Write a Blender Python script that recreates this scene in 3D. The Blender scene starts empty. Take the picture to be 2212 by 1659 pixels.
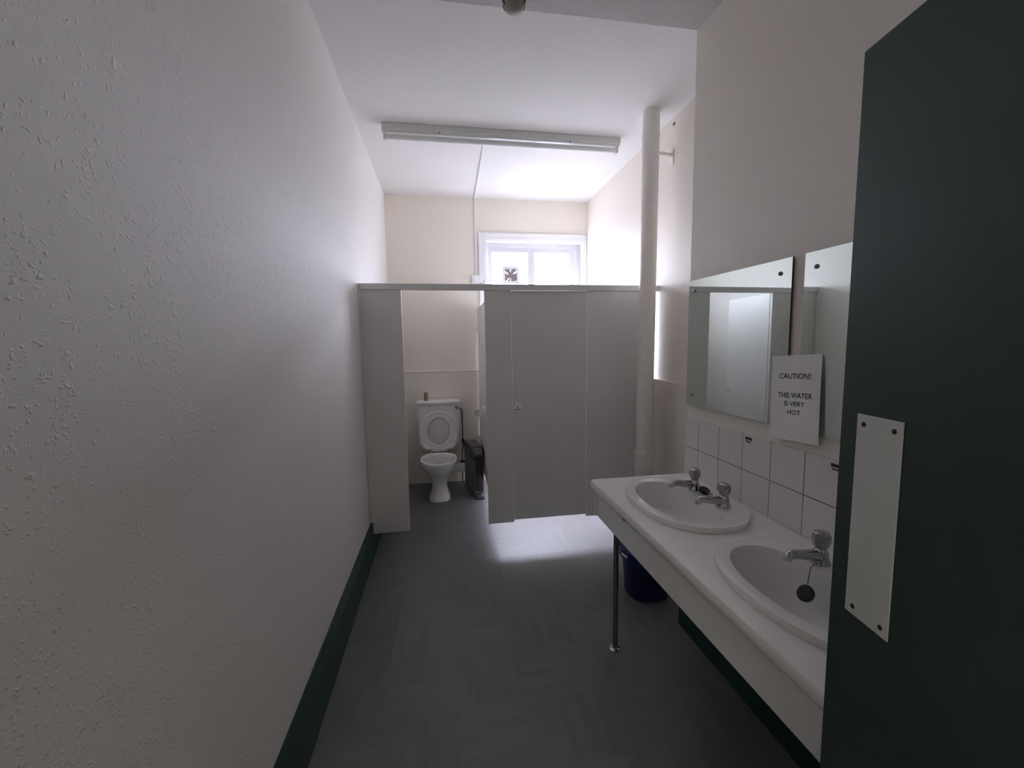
import bpy, bmesh, math, random
from mathutils import Vector, Matrix
PI = math.pi
R = math.radians
scene = bpy.context.scene
COL = scene.collection
random.seed(7)

# ------------------------------------------------------------------ camera
CAM_X, CAM_H = 0.5342, 1.5055
cd = bpy.data.cameras.new('camera')
cam = bpy.data.objects.new('camera', cd)
COL.objects.link(cam)
cd.sensor_width = 36.0
cd.lens = 36.0 * 913.873 / 2212.0
cd.clip_start = 0.02
yaw, pit, rol = R(9.2708), R(5.6431), R(-0.8151)
fwd = Vector((math.sin(yaw) * math.cos(pit), math.cos(yaw) * math.cos(pit), -math.sin(pit)))
rt0 = Vector((math.cos(yaw), -math.sin(yaw), 0))
up0 = rt0.cross(fwd)
rt = rt0 * math.cos(rol) + up0 * math.sin(rol)
up = -rt0 * math.sin(rol) + up0 * math.cos(rol)
M = Matrix((rt, up, -fwd)).transposed().to_4x4()
M.translation = Vector((CAM_X, 0, CAM_H))
cam.matrix_world = M
scene.camera = cam

# ------------------------------------------------------------------ view, world, lights
scene.view_settings.view_transform = 'Standard'
scene.view_settings.look = 'None'
scene.view_settings.gamma = 1.0
scene.view_settings.use_curve_mapping = False
scene.view_settings.exposure = 0.36
scene.cycles.max_bounces = 14
scene.cycles.diffuse_bounces = 10
scene.cycles.glossy_bounces = 6
scene.cycles.transmission_bounces = 8
scene.cycles.transparent_max_bounces = 12
scene.cycles.sample_clamp_indirect = 20.0

SKY = 48.0
w = bpy.data.worlds.new('overcast_sky')
scene.world = w
w.use_nodes = True
nt = w.node_tree
nt.nodes.clear()
tc = nt.nodes.new('ShaderNodeTexCoord')
sx = nt.nodes.new('ShaderNodeSeparateXYZ')
ramp = nt.nodes.new('ShaderNodeValToRGB')
mr = nt.nodes.new('ShaderNodeMapRange')
mr.inputs['From Min'].default_value = -1.0
mr.inputs['From Max'].default_value = 1.0
bg = nt.nodes.new('ShaderNodeBackground')
out = nt.nodes.new('ShaderNodeOutputWorld')
nt.links.new(tc.outputs['Generated'], sx.inputs[0])
nt.links.new(sx.outputs['Z'], mr.inputs['Value'])
nt.links.new(mr.outputs[0], ramp.inputs[0])
nt.links.new(ramp.outputs[0], bg.inputs['Color'])
nt.links.new(bg.outputs[0], out.inputs[0])
e = ramp.color_ramp.elements
e[0].position = 0.0
e[0].color = (0.045, 0.045, 0.053, 1)
e[1].position = 1.0
e[1].color = (0.80, 0.82, 0.98, 1)
a = ramp.color_ramp.elements.new(0.47); a.color = (0.075, 0.075, 0.088, 1)
a = ramp.color_ramp.elements.new(0.52); a.color = (0.70, 0.715, 0.84, 1)
bg.inputs['Strength'].default_value = SKY

def area_light(name, loc, rot, sx_, sy_, power, color, portal=False):
    l = bpy.data.lights.new(name, 'AREA')
    l.shape = 'RECTANGLE'
    l.size, l.size_y = sx_, sy_
    l.energy = power
    l.color = color
    if portal:
        l.cycles.is_portal = True
    o = bpy.data.objects.new(name, l)
    o.location = loc
    o.rotation_euler = rot
    COL.objects.link(o)
    return o
# daylight enters by the window only: a portal guides the sampling of the sky
area_light('window_portal', (1.53, 4.83, 1.93), (R(-90), 0, 0), 1.16, 1.40, 1.0, (1, 1, 1), portal=True)
# fill light added in the unseen hallway behind the entrance door, lifting near surfaces
area_light('hallway_fill', (0.6, -1.0, 2.55), (0, 0, 0), 0.5, 0.5, 8.0, (0.90, 1.0, 0.84))

# ------------------------------------------------------------------ room numbers (metres)
YB, YP, W, WB, YE = 4.57, 2.9707, 2.129, 1.75, 1.9516
ZC, ZS = 3.005, 2.935
ZK, XK, YK = 0.8245, 1.2364, 1.945
ZT, ZH, ZG = 1.907, 1.8668, 0.1833
P1, P2, P3, P4 = 0.2714, 0.8333, 1.0221, 1.5762
YN = -0.20

# ------------------------------------------------------------------ materials
def mat(name, color, rough=0.5, metal=0.0, spec=0.5, trans=0.0, ior=1.45, coat=0.0):
    m = bpy.data.materials.new(name)
    m.use_nodes = True
    b = m.node_tree.nodes['Principled BSDF']
    b.inputs['Base Color'].default_value = (*color, 1)
    b.inputs['Roughness'].default_value = rough
    b.inputs['Metallic'].default_value = metal
    b.inputs['Specular IOR Level'].default_value = spec
    b.inputs['Transmission Weight'].default_value = trans
    b.inputs['IOR'].default_value = ior
    b.inputs['Coat Weight'].default_value = coat
    return m

def nodes(m):
    return m.node_tree.nodes, m.node_tree.links, m.node_tree.nodes['Principled BSDF']

def mottle(m, scale, amount, detail=4.0):
    """slight uneven tone of the paint or plastic itself"""
    n, l, b = nodes(m)
    c = b.inputs['Base Color'].default_value[:]
    t = n.new('ShaderNodeTexCoord')
    x = n.new('ShaderNodeTexNoise')
    x.inputs['Scale'].default_value = scale
    x.inputs['Detail'].default_value = detail
    l.new(t.outputs['Object'], x.inputs['Vector'])
    r = n.new('ShaderNodeValToRGB')
    r.color_ramp.elements[0].position = 0.3
    r.color_ramp.elements[1].position = 0.7
    r.color_ramp.elements[0].color = (c[0] * (1 - amount), c[1] * (1 - amount), c[2] * (1 - amount), 1)
    r.color_ramp.elements[1].color = (min(1, c[0] * (1 + amount)), min(1, c[1] * (1 + amount)), min(1, c[2] * (1 + amount)), 1)
    l.new(x.outputs['Fac'], r.inputs[0])
    l.new(r.outputs[0], b.inputs['Base Color'])
    return m

def woodchip(m, chip=0.45, wave=0.25, scale=50.0, dist=0.004):
    """painted woodchip paper: sparse raised chips over a slightly uneven wall"""
    n, l, b = nodes(m)
    t = n.new('ShaderNodeTexCoord')
    den = n.new('ShaderNodeTexNoise'); den.inputs['Scale'].default_value = 6.0; den.inputs['Detail'].default_value = 3
    l.new(t.outputs['Object'], den.inputs['Vector'])
    dm = n.new('ShaderNodeMapRange')
    dm.inputs['From Min'].default_value = 0.30; dm.inputs['From Max'].default_value = 0.70
    dm.inputs['To Min'].default_value = 0.045; dm.inputs['To Max'].default_value = -0.03
    l.new(den.outputs['Fac'], dm.inputs['Value'])
    hs = []
    for k, (vx, vy, vz) in enumerate(((1.0, 1.0, 0.62), (1.0, 0.62, 1.0), (1.0, 1.0, 1.0))):
        mp_ = n.new('ShaderNodeMapping')
        mp_.inputs['Scale'].default_value = (vx, vy, vz)
        mp_.inputs['Rotation'].default_value = (0.6 - 0.9 * k, 0.3, 0.2)
        mp_.inputs['Location'].default_value = (k * 3.7, k * 1.9, k)
        l.new(t.outputs['Object'], mp_.inputs['Vector'])
        v = n.new('ShaderNodeTexNoise'); v.inputs['Scale'].default_value = scale * 2.2
        v.inputs['Detail'].default_value = 1.0
        l.new(mp_.outputs[0], v.inputs['Vector'])
        sb_ = n.new('ShaderNodeMath'); sb_.operation = 'SUBTRACT'
        l.new(v.outputs['Fac'], sb_.inputs[0]); l.new(dm.outputs[0], sb_.inputs[1])
        rad = n.new('ShaderNodeMapRange'); rad.interpolation_type = 'SMOOTHSTEP'
        rad.inputs['From Min'].default_value = 0.645
        rad.inputs['From Max'].default_value = 0.80
        l.new(sb_.outputs[0], rad.inputs['Value'])
        hs.append(rad)
    ad = n.new('ShaderNodeMath'); ad.operation = 'MAXIMUM'
    l.new(hs[0].outputs[0], ad.inputs[0]); l.new(hs[1].outputs[0], ad.inputs[1])
    hv = n.new('ShaderNodeMath'); hv.operation = 'MAXIMUM'
    l.new(ad.outputs[0], hv.inputs[0]); l.new(hs[2].outputs[0], hv.inputs[1])
    x = n.new('ShaderNodeTexNoise'); x.inputs['Scale'].default_value = 16.0; x.inputs['Detail'].default_value = 5.0
    l.new(t.outputs['Object'], x.inputs['Vector'])
    b1 = n.new('ShaderNodeBump'); b1.inputs['Strength'].default_value = wave; b1.inputs['Distance'].default_value = 0.006
    l.new(x.outputs['Fac'], b1.inputs['Height'])
    b2 = n.new('ShaderNodeBump'); b2.inputs['Strength'].default_value = chip; b2.inputs['Distance'].default_value = dist
    l.new(hv.outputs[0], b2.inputs['Height'])
    l.new(b1.outputs[0], b2.inputs['Normal'])
    l.new(b2.outputs[0], b.inputs['Normal'])
    return m

M_left = woodchip(mat('wall_paint_white', (0.79, 0.77, 0.745), 0.62, spec=0.3))
M_cream = woodchip(mat('wall_paint_magnolia', (0.82, 0.77, 0.70), 0.6, spec=0.3), chip=0.22, scale=60.0, dist=0.0016, wave=0.2)
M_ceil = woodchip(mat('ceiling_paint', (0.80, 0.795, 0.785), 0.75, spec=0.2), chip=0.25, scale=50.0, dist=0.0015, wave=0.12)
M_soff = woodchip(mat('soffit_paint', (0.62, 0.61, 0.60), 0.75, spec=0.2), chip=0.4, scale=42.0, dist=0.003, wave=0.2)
M_back = woodchip(mat('back_wall_magnolia', (0.83, 0.78, 0.70), 0.55, spec=0.3), chip=0.06, scale=60.0, dist=0.001, wave=0.15)
M_board = mottle(mat('laminate_grey', (0.75, 0.735, 0.73), 0.45, spec=0.4), 3.0, 0.03)
M_gloss = mat('white_gloss_paint', (0.82, 0.82, 0.83), 0.35)
M_frame = mat('window_paint', (0.58, 0.58, 0.60), 0.4)
M_trunk = mat('white_plastic', (0.80, 0.80, 0.81), 0.4)
M_lock = mat('lock_plastic', (0.88, 0.88, 0.88), 0.3)
M_fanf = mat('fan_plastic', (0.60, 0.60, 0.62), 0.5)
M_pvc = mottle(mat('pipe_paint_cream', (0.84, 0.81, 0.76), 0.5), 14.0, 0.04)
M_cer = mat('white_ceramic', (0.84, 0.83, 0.82), 0.12, spec=0.5)
M_seat = mat('seat_plastic', (0.80, 0.79, 0.78), 0.25)
M_teal = mottle(mat('teal_gloss_paint', (0.018, 0.050, 0.050), 0.4), 6.0, 0.15)
M_green = mottle(mat('door_green_paint', (0.030, 0.052, 0.046), 0.5), 4.0, 0.12)
M_plate = mottle(mat('satin_aluminium', (0.66, 0.67, 0.65), 0.45, metal=0.15), 9.0, 0.05)
M_chrome = mat('chrome', (0.50, 0.50, 0.51), 0.16, metal=1.0)
M_dchrome = mat('dull_chrome', (0.30, 0.30, 0.31), 0.3, metal=1.0)
M_acryl = mat('smoky_acrylic', (0.40, 0.39, 0.40), 0.2, metal=0.7)
M_lam = mottle(mat('worktop_laminate', (0.84, 0.83, 0.81), 0.4), 20.0, 0.02)
M_tile = mat('white_glazed_tile', (0.76, 0.735, 0.72), 0.18)
M_grout = mottle(mat('grout', (0.10, 0.08, 0.07), 0.9), 25.0, 0.5)
M_black = mat('black_rubber', (0.012, 0.012, 0.012), 0.5)
M_mirror = mat('mirror_silver', (0.80, 0.875, 0.83), 0.015, metal=1.0)
M_medge = mat('mirror_edge', (0.012, 0.022, 0.018), 0.4)
M_paper = mat('paper', (0.86, 0.85, 0.84), 0.8, spec=0.2)
M_ink = mat('black_ink', (0.015, 0.015, 0.018), 0.8)
M_blue = mottle(mat('blue_plastic', (0.007, 0.014, 0.07), 0.45), 8.0, 0.12)
M_bluelid = mottle(mat('blue_plastic_lid', (0.014, 0.036, 0.14), 0.42), 8.0, 0.12)
M_binb = mottle(mat('charcoal_plastic', (0.13, 0.122, 0.125), 0.5), 9.0, 0.1)
M_bind = mat('dark_plastic', (0.022, 0.022, 0.026), 0.35)
M_card = mottle(mat('cardboard', (0.36, 0.27, 0.19), 0.85), 60.0, 0.15)
M_brown = mat('aged_copper', (0.17, 0.115, 0.085), 0.55, metal=0.2)
M_tube = mat('fluorescent_tube', (0.74, 0.75, 0.74), 0.3)
M_enamel = mat('white_enamel', (0.70, 0.71, 0.69), 0.22)
M_louv = mat('grille_plastic', (0.30, 0.26, 0.26), 0.5)
M_detect = mottle(mat('detector_plastic', (0.34, 0.345, 0.30), 0.5), 40.0, 0.06)
M_red = mat('dark_red_print', (0.05, 0.022, 0.02), 0.6)
M_sub = mat('screed', (0.05, 0.05, 0.052), 0.9)
M_lockg = mat('green_indicator', (0.02, 0.12, 0.09), 0.4)

# vinyl floor tile: streaked dark grey, each tile its own tone
M_floor = mat('vinyl_tile', (0.08, 0.08, 0.086), 0.42, spec=0.45)
n, l, b = nodes(M_floor)
oi = n.new('ShaderNodeObjectInfo')
t = n.new('ShaderNodeTexCoord')
mp = n.new('ShaderNodeMapping'); mp.inputs['Scale'].default_value = (26, 3.2, 5)
addv = n.new('ShaderNodeVectorMath'); addv.operation = 'ADD'
l.new(t.outputs['Object'], mp.inputs['Vector'])
l.new(mp.outputs[0], addv.inputs[0])
sc_ = n.new('ShaderNodeVectorMath'); sc_.operation = 'SCALE'; sc_.inputs['Scale'].default_value = 37.0
comb = n.new('ShaderNodeCombineXYZ')
for k in range(3):
    l.new(oi.outputs['Random'], comb.inputs[k])
l.new(comb.outputs[0], sc_.inputs[0]); l.new(sc_.outputs[0], addv.inputs[1])
x1 = n.new('ShaderNodeTexNoise'); x1.inputs['Scale'].default_value = 1.0; x1.inputs['Detail'].default_value = 6
x1.inputs['Roughness'].default_value = 0.6
l.new(addv.outputs[0], x1.inputs['Vector'])
x2 = n.new('ShaderNodeTexNoise'); x2.inputs['Scale'].default_value = 160.0; x2.inputs['Detail'].default_value = 2
l.new(t.outputs['Object'], x2.inputs['Vector'])
r1 = n.new('ShaderNodeValToRGB')
r1.color_ramp.elements[0].position = 0.28; r1.color_ramp.elements[0].color = (0.145, 0.146, 0.155, 1)
r1.color_ramp.elements[1].position = 0.78; r1.color_ramp.elements[1].color = (0.195, 0.195, 0.204, 1)
l.new(x1.outputs['Fac'], r1.inputs[0])
r2 = n.new('ShaderNodeMapRange'); r2.inputs['From Min'].default_value = 0.70; r2.inputs['From Max'].default_value = 0.80
r2.inputs['To Max'].default_value = 0.35
l.new(x2.outputs['Fac'], r2.inputs['Value'])
mx = n.new('ShaderNodeMix'); mx.data_type = 'RGBA'; mx.inputs[7].default_value = (0.28, 0.28, 0.29, 1)
l.new(r2.outputs[0], mx.inputs[0]); l.new(r1.outputs[0], mx.inputs[6])
hsv = n.new('ShaderNodeHueSaturation')
vm = n.new('ShaderNodeMapRange'); vm.inputs['To Min'].default_value = 0.95; vm.inputs['To Max'].default_value = 1.05
l.new(oi.outputs['Random'], vm.inputs['Value']); l.new(vm.outputs[0], hsv.inputs['Value'])
l.new(mx.outputs[2], hsv.inputs['Color']); l.new(hsv.outputs[0], b.inputs['Base Color'])
rr = n.new('ShaderNodeMapRange'); rr.inputs['To Min'].default_value = 0.32; rr.inputs['To Max'].default_value = 0.55
l.new(x1.outputs['Fac'], rr.inputs['Value']); l.new(rr.outputs[0], b.inputs['Roughness'])
bp = n.new('ShaderNodeBump'); bp.inputs['Strength'].default_value = 0.12; bp.inputs['Distance'].default_value = 0.001
l.new(x1.outputs['Fac'], bp.inputs['Height']); l.new(bp.outputs[0], b.inputs['Normal'])

# obscured window glass: mostly clear to light, part of it scattered
M_glass = bpy.data.materials.new('obscured_glass')
M_glass.use_nodes = True
g = M_glass.node_tree
g.nodes.clear()
o_ = g.nodes.new('ShaderNodeOutputMaterial')
tr = g.nodes.new('ShaderNodeBsdfTransparent'); tr.inputs[0].default_value = (0.95, 0.96, 0.98, 1)
tl = g.nodes.new('ShaderNodeBsdfTranslucent'); tl.inputs[0].default_value = (0.9, 0.9, 0.95, 1)
gl = g.nodes.new('ShaderNodeBsdfGlossy'); gl.inputs['Roughness'].default_value = 0.15
m1 = g.nodes.new('ShaderNodeMixShader'); m1.inputs[0].default_value = 0.06
m2 = g.nodes.new('ShaderNodeMixShader'); m2.inputs[0].default_value = 0.04
g.links.new(tr.outputs[0], m1.inputs[1]); g.links.new(tl.outputs[0], m1.inputs[2])
g.links.new(m1.outputs[0], m2.inputs[1]); g.links.new(gl.outputs[0], m2.inputs[2])
g.links.new(m2.outputs[0], o_.inputs[0])

# ------------------------------------------------------------------ mesh helpers
def B():
    return bmesh.new()

def box(bm, x0, x1, y0, y1, z0, z1, bev=0.0, seg=2):
    r = bmesh.ops.create_cube(bm, size=1.0)
    vs = r['verts']
    for v in vs:
        v.co = Vector((x0 + (v.co.x + .5) * (x1 - x0), y0 + (v.co.y + .5) * (y1 - y0), z0 + (v.co.z + .5) * (z1 - z0)))
    if bev > 0:
        es = list({e for v in vs for e in v.link_edges})
        bmesh.ops.bevel(bm, geom=es, offset=bev, segments=seg, profile=0.5, affect='EDGES')
    return bm

def prism(bm, pts, axis, a0, a1, bev=0.0):
    """extrude a polygon; axis 'z': pts (x,y); 'y': pts (x,z); 'x': pts (y,z)"""
    def p(q, s):
        return {'z': (q[0], q[1], s), 'y': (q[0], s, q[1]), 'x': (s, q[0], q[1])}[axis]
    lo = [bm.verts.new(p(q, a0)) for q in pts]
    hi = [bm.verts.new(p(q, a1)) for q in pts]
    fs = [bm.faces.new(lo), bm.faces.new(hi)]
    k = len(pts)
    for i in range(k):
        fs.append(bm.faces.new((lo[i], lo[(i + 1) % k], hi[(i + 1) % k], hi[i])))
    bmesh.ops.recalc_face_normals(bm, faces=fs)
    if bev > 0:
        es = list({e for f in fs for e in f.edges})
        bmesh.ops.bevel(bm, geom=es, offset=bev, segments=2, profile=0.5, affect='EDGES')
    return bm

def rings(bm, rs, cap0=True, cap1=True, close=True):
    """loft a list of rings (lists of points of the same length)"""
    vv = [[bm.verts.new(p) for p in r] for r in rs]
    k = len(rs[0])
    fs = []
    for a_, b_ in zip(vv, vv[1:]):
        for i in range(k if close else k - 1):
            j = (i + 1) % k
            fs.append(bm.faces.new((a_[i], a_[j], b_[j], b_[i])))
    if cap0:
        fs.append(bm.faces.new(list(reversed(vv[0]))))
    if cap1:
        fs.append(bm.faces.new(vv[-1]))
    bmesh.ops.recalc_face_normals(bm, faces=fs)
    return bm

def basis(d):
    d = Vector(d).normalized()
    a_ = Vector((0, 0, 1)) if abs(d.z) < 0.9 else Vector((1, 0, 0))
    u = d.cross(a_).normalized()
    return d, u, d.cross(u).normalized()

def lathe(bm, prof, org=(0, 0, 0), axis=(0, 0, 1), seg=24, cap0=True, cap1=True):
    """prof: list of (radius, height along the axis)"""
    d, u, v = basis(axis)
    o = Vector(org)
    rs = [[o + d * h + (u * math.cos(2 * PI * i / seg) + v * math.sin(2 * PI * i / seg)) * max(r, 1e-4) for i in range(seg)] for r, h in prof]
    return rings(bm, rs, cap0, cap1)

def tube(bm, path, r, seg=10):
    pts = [Vector(p) for p in path]
    rr_ = r if isinstance(r, (list, tuple)) else [r] * len(pts)
    d0 = (pts[1] - pts[0]).normalized()
    _, u, v = basis(d0)
    rs = []
    for i, p in enumerate(pts):
        d = (pts[min(i + 1, len(pts) - 1)] - pts[max(i - 1, 0)]).normalized()
        u = (u - d * u.dot(d)).normalized()
        v = d.cross(u)
        rs.append([p + (u * math.cos(2 * PI * k / seg) + v * math.sin(2 * PI * k / seg)) * rr_[i] for k in range(seg)])
    return rings(bm, rs)

def se(cx, cy, z, a, bf, bb=None, p=2.0, n_=48, sq=None):
    """superellipse ring in the XY plane; bf = half-length to -y, bb = to +y; sq = exponent of the +y half"""
    bb = bf if bb is None else bb
    o = []
    for i in range(n_):
        t_ = 2 * PI * i / n_
        c, s = math.cos(t_), math.sin(t_)
        q = (sq or p) if s > 0 else p
        o.append(Vector((cx + a * math.copysign(abs(c) ** (2 / q), c), cy + (bb if s > 0 else bf) * math.copysign(abs(s) ** (2 / q), s), z)))
    return o

def ob(name, bm, m, parent=None, smooth=False, angle=35):
    me = bpy.data.meshes.new(name)
    bm.to_mesh(me)
    bm.free()
    if smooth:
        for p in me.polygons:
            p.use_smooth = True
        me.set_sharp_from_angle(angle=R(angle))
    me.materials.append(m)
    o = bpy.data.objects.new(name, me)
    COL.objects.link(o)
    if parent:
        o.parent = parent
        o.matrix_parent_inverse = Matrix.Translation(-Vector(world_loc(parent)))
    return o

def world_loc(o):
    v = Vector(o.location)
    # parents in this scene are never rotated before their children are built
    if o.parent:
        v = o.matrix_parent_inverse @ v
        v = v + Vector(world_loc(o.parent))
    return v

def tag(o, label, cat, group=None):
    o['label'] = label
    o['category'] = cat
    if group:
        o['group'] = group
    return o

def thing(name, label, cat, loc, group=None):
    o = bpy.data.objects.new(name, None)
    o.empty_display_size = 0.05
    o.location = loc
    COL.objects.link(o)
    return tag(o, label, cat, group)

def struct(name, bm, m, parent=None, smooth=False):
    o = ob(name, bm, m, parent, smooth)
    o['kind'] = 'structure'
    return o

def sempty(name, loc):
    o = bpy.data.objects.new(name, None)
    o.location = loc
    o['kind'] = 'structure'
    COL.objects.link(o)
    return o

# ================================================================== the setting
# floor: a screed with loose-laid vinyl tiles
fl = struct('floor', box(B(), -0.12, W + 0.25, -1.7, YB + 0.2, -0.12, -0.003), M_sub)
TP = 0.30
X0, Y0 = 0.25 - TP, -0.18 - 0.0
tile_mesh = {}
def floor_tile(x0, x1, y0, y1, turn):
    cx, cy = (x0 + x1) / 2, (y0 + y1) / 2
    hx, hy = (x1 - x0) / 2 - 0.0002, (y1 - y0) / 2 - 0.0002
    if turn:
        hx, hy = hy, hx
    key = (round(hx, 3), round(hy, 3))
    if key not in tile_mesh:
        bm = B()
        box(bm, -hx, hx, -hy, hy, -0.003, 0.0)
        me = bpy.data.meshes.new('floor_tile')
        bm.to_mesh(me); bm.free()
        me.materials.append(M_floor)
        tile_mesh[key] = me
    o = bpy.data.objects.new('floor_tile', tile_mesh[key])
    COL.objects.link(o)
    o.location = (cx, cy, 0)
    o.rotation_euler = (0, 0, PI / 2 if turn else 0)
    o.parent = fl
i = 0
while X0 + i * TP < W:
    x0, x1 = max(0.0, X0 + i * TP), min(W, X0 + (i + 1) * TP)
    j = 0
    while Y0 + j * TP < YB:
        y0, y1 = Y0 + j * TP, min(YB, Y0 + (j + 1) * TP)
        xr = x1
        if y1 <= YE + 0.05:
            xr = min(x1, WB)
        if xr - x0 > 0.01 and y1 - y0 > 0.01:
            floor_tile(x0, xr, y0, y1, (i + j) % 2)
        j += 1
    i += 1

# ceiling: the near part a little lower than the far part
bm = B()
box(bm, -0.1, W + 0.2, YE - 0.02, YB + 0.2, ZC, ZC + 0.15)
struct('ceiling', bm, M_ceil)
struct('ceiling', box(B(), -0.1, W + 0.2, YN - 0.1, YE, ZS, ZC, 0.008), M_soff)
struct('wall_left', box(B(), -0.12, 0.0, YN - 0.1, YB + 0.2, -0.003, ZC + 0.02), M_left)
wall_far = struct('wall_right', box(B(), W, W + 0.25, YN - 0.1, YB + 0.2, -0.003, ZC + 0.02), M_cream)
wall_r = struct('wall_chimney_breast', box(B(), WB, W, YN - 0.1, YE, -0.003, ZC), M_cream)
# back wall with the window opening
WX0, WX1, WZ0, WZ1 = 1.006, 2.100, 1.26, 2.588
bm = B()
for q in ((-0.1, WX0, 0, ZC + 0.02), (WX1, W + 0.1, 0, ZC + 0.02), (WX0, WX1, 0, WZ0), (WX0, WX1, WZ1, ZC + 0.02)):
    box(bm, q[0], q[1], YB, YB + 0.22, q[2] - (0.003 if q[2] == 0 else 0), q[3])
struct('wall_back', bm, M_back)
# near wall with the doorway the picture is taken from, and the hallway beyond
bm = B()
box(bm, 0.0, 0.22, YN - 0.1, YN, -0.003, ZS)
box(bm, 1.03, WB, YN - 0.1, YN, -0.003, ZS)
box(bm, 0.22, 1.03, YN - 0.1, YN, 1.95, ZS)
struct('wall_front', bm, M_cream)
bm = B()
box(bm, -0.6, -0.5, -1.75, YN - 0.1, -0.003, 2.75)
box(bm, W, W + 0.1, -1.75, YN - 0.1, -0.003, 2.75)
box(bm, -0.6, W + 0.1, -1.85, -1.75, -0.003, 2.75)
box(bm, -0.6, W + 0.1, -1.85, YN - 0.1, 2.70, 2.80)
box(bm, -0.6, -0.12, YN - 0.1, YN, -0.003, 2.8)
struct('wall_hallway', bm, M_cream)
struct('trim_3', box(B(), -0.6, W + 0.1, -1.85, YN - 0.1, -0.12, -0.0005), M_floor)
# boxed-in lower part of back and side wall, with its ledge
bm = B()
box(bm, 0.0, W, YB - 0.022, YB, 0.0, 1.205)
box(bm, 0.0, W, YB - 0.030, YB, 1.205, 1.215, 0.003)
struct('trim_1', bm, M_back)
bm = B()
box(bm, W - 0.022, W, YE + 0.001, YB - 0.022, 0.0, 1.213, 0.002)
struct('trim_2', bm, M_cream)
# skirting boards
def skirt(name, s, xa, xb_, ya, yb):
    # xa wall plane, s direction into the room
    bm = B()
    prism(bm, [(xa, 0.0), (xa + s * 0.016, 0.0), (xa + s * 0.016, 0.198), (xa + s * 0.005, 0.246), (xa + s * 0.002, 0.253), (xa, 0.253)], 'y', ya, yb)
    return struct(name, bm, M_teal)
skirt('baseboard_left', 1, 0.0, 0, YN, YB - 0.03)
skirt('baseboard_right', -1, WB, 0, YN, YE)

# splashback tiles, two rows
TY = 1.8386
ys = [YE - 0.001, TY] + [TY - 0.152 * k for k in range(1, 11)]
rows = [(0.9695, 1.1211), (0.8238, 0.9695)]
bm = B()
box(bm, WB - 0.0052, WB, ys[-1], ys[0], 0.826, 1.119)
go = ob('grout_bed', bm, M_grout, wall_r)
for (z0, z1) in rows:
    for ya, yb in zip(ys[1:], ys):
        bm = B()
        box(bm, WB - 0.0065, WB - 0.002, ya + 0.0014, yb - 0.0014, z0 + 0.0014, z1 - 0.0014, 0.0007, 1)
        o = ob('tile', bm, M_tile, wall_r)
bm = B()
lathe(bm, [(0.004, 0), (0.012, 0.001), (0.010, 0.004)], (W, 2.80, 2.96), (-1, 0, 0), 10)
ob('plaster_hole', bm, M_brown, wall_far)

# ------------------------------------------------------------------ window
win = sempty('window_1', ((WX0 + WX1) / 2, YB, WZ0))
bm = B()
def ring_frame(bm, x0, x1, z0, z1, wl, wr, wt, wb, y0, y1, bev=0.0):
    box(bm, x0, x0 + wl, y0, y1, z0, z1, bev)
    box(bm, x1 - wr, x1, y0, y1, z0, z1, bev)
    if wt: box(bm, x0 + wl, x1 - wr, y0, y1, z1 - wt, z1, bev)
    if wb: box(bm, x0 + wl, x1 - wr, y0, y1, z0, z0 + wb, bev)
ring_frame(bm, 0.940, 2.126, WZ0 - 0.02, 2.657, 0.066, 0.026, 0.069, 0, YB - 0.016, YB, 0.003)
ring_frame(bm, 0.940, 2.126, WZ0 - 0.02, 2.657, 0.030, 0.012, 0.030, 0, YB - 0.024, YB - 0.010, 0.004)
ob('architrave', bm, M_gloss, win)
bm = B()
ring_frame(bm, WX0, WX1, WZ0, WZ1, 0.012, 0.012, 0.012, 0.012, YB - 0.01, YB + 0.12)
ob('reveal_lining', bm, M_gloss, win)
bm = B()
ring_frame(bm, WX0, WX1, WZ0, WZ1, 0.040, 0.062, 0.055, 0.05, YB + 0.09, YB + 0.15, 0.004)
ob('window_frame', bm, M_frame, win)
bm = B()
box(bm, WX0 - 0.05, WX1 + 0.02, YB - 0.018, YB + 0.09, WZ0 - 0.03, WZ0, 0.006)
ob('window_sill', bm, M_frame, win)
def casement(x0, x1, sl, sr):
    bm = B()
    ring_frame(bm, x0, x1, WZ0 + 0.05, WZ1 - 0.060, sl, sr, 0.046, 0.06, YB + 0.10, YB + 0.14, 0.003)
    c = ob('casement', bm, M_frame, win)
    bm = B()
    box(bm, x0 + sl - 0.008, x1 - sr + 0.008, YB + 0.118, YB + 0.122, WZ0 + 0.10, WZ1 - 0.10)
    ob('pane', bm, M_glass, c)
casement(1.050, 1.5275, 0.046, 0.036)
casement(1.5295, 2.034, 0.040, 0.066)

# ================================================================== things
# ------------------------------------------------------------------ toilet cubicles
cub = thing('cubicle_partition', 'grey laminate toilet cubicle front with one open and one closed door', 'partition', (1.06, YP, 0.0))
PT = 0.020
bm = B()
prism(bm, [(0.004, 0.262), (0.022, 0.262), (0.022, ZG), (P1, ZG), (P1, ZH), (0.004, ZH)], 'y', YP, YP + PT)
ob('panel', bm, M_board, cub)
ob('panel', box(B(), P2, P3, YP, YP + PT, ZG, ZH, 0.001, 1), M_board, cub)
ob('panel', box(B(), P4, W - 0.023, YP, YP + PT, ZG, ZH, 0.001, 1), M_board, cub)
ob('header_rail', box(B(), 0.003, W - 0.002, YP - 0.008, YP + 0.032, ZH, ZT, 0.0015, 1), M_board, cub)
bm = B()
box(bm, 0.9125, 0.9305, YP + PT + 0.012, YB - 0.034, 0.192, ZH - 0.002, 0.001, 1)
ob('divider_panel', bm, M_board, cub)
bm = B()
for z in (1.62, 0.45):
    box(bm, 0.890, 0.9125, YB - 0.060, YB - 0.0305, z, z + 0.05, 0.002, 1)
    box(bm, 0.9305, 0.950, YB - 0.060, YB - 0.0305, z, z + 0.05, 0.002, 1)
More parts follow.
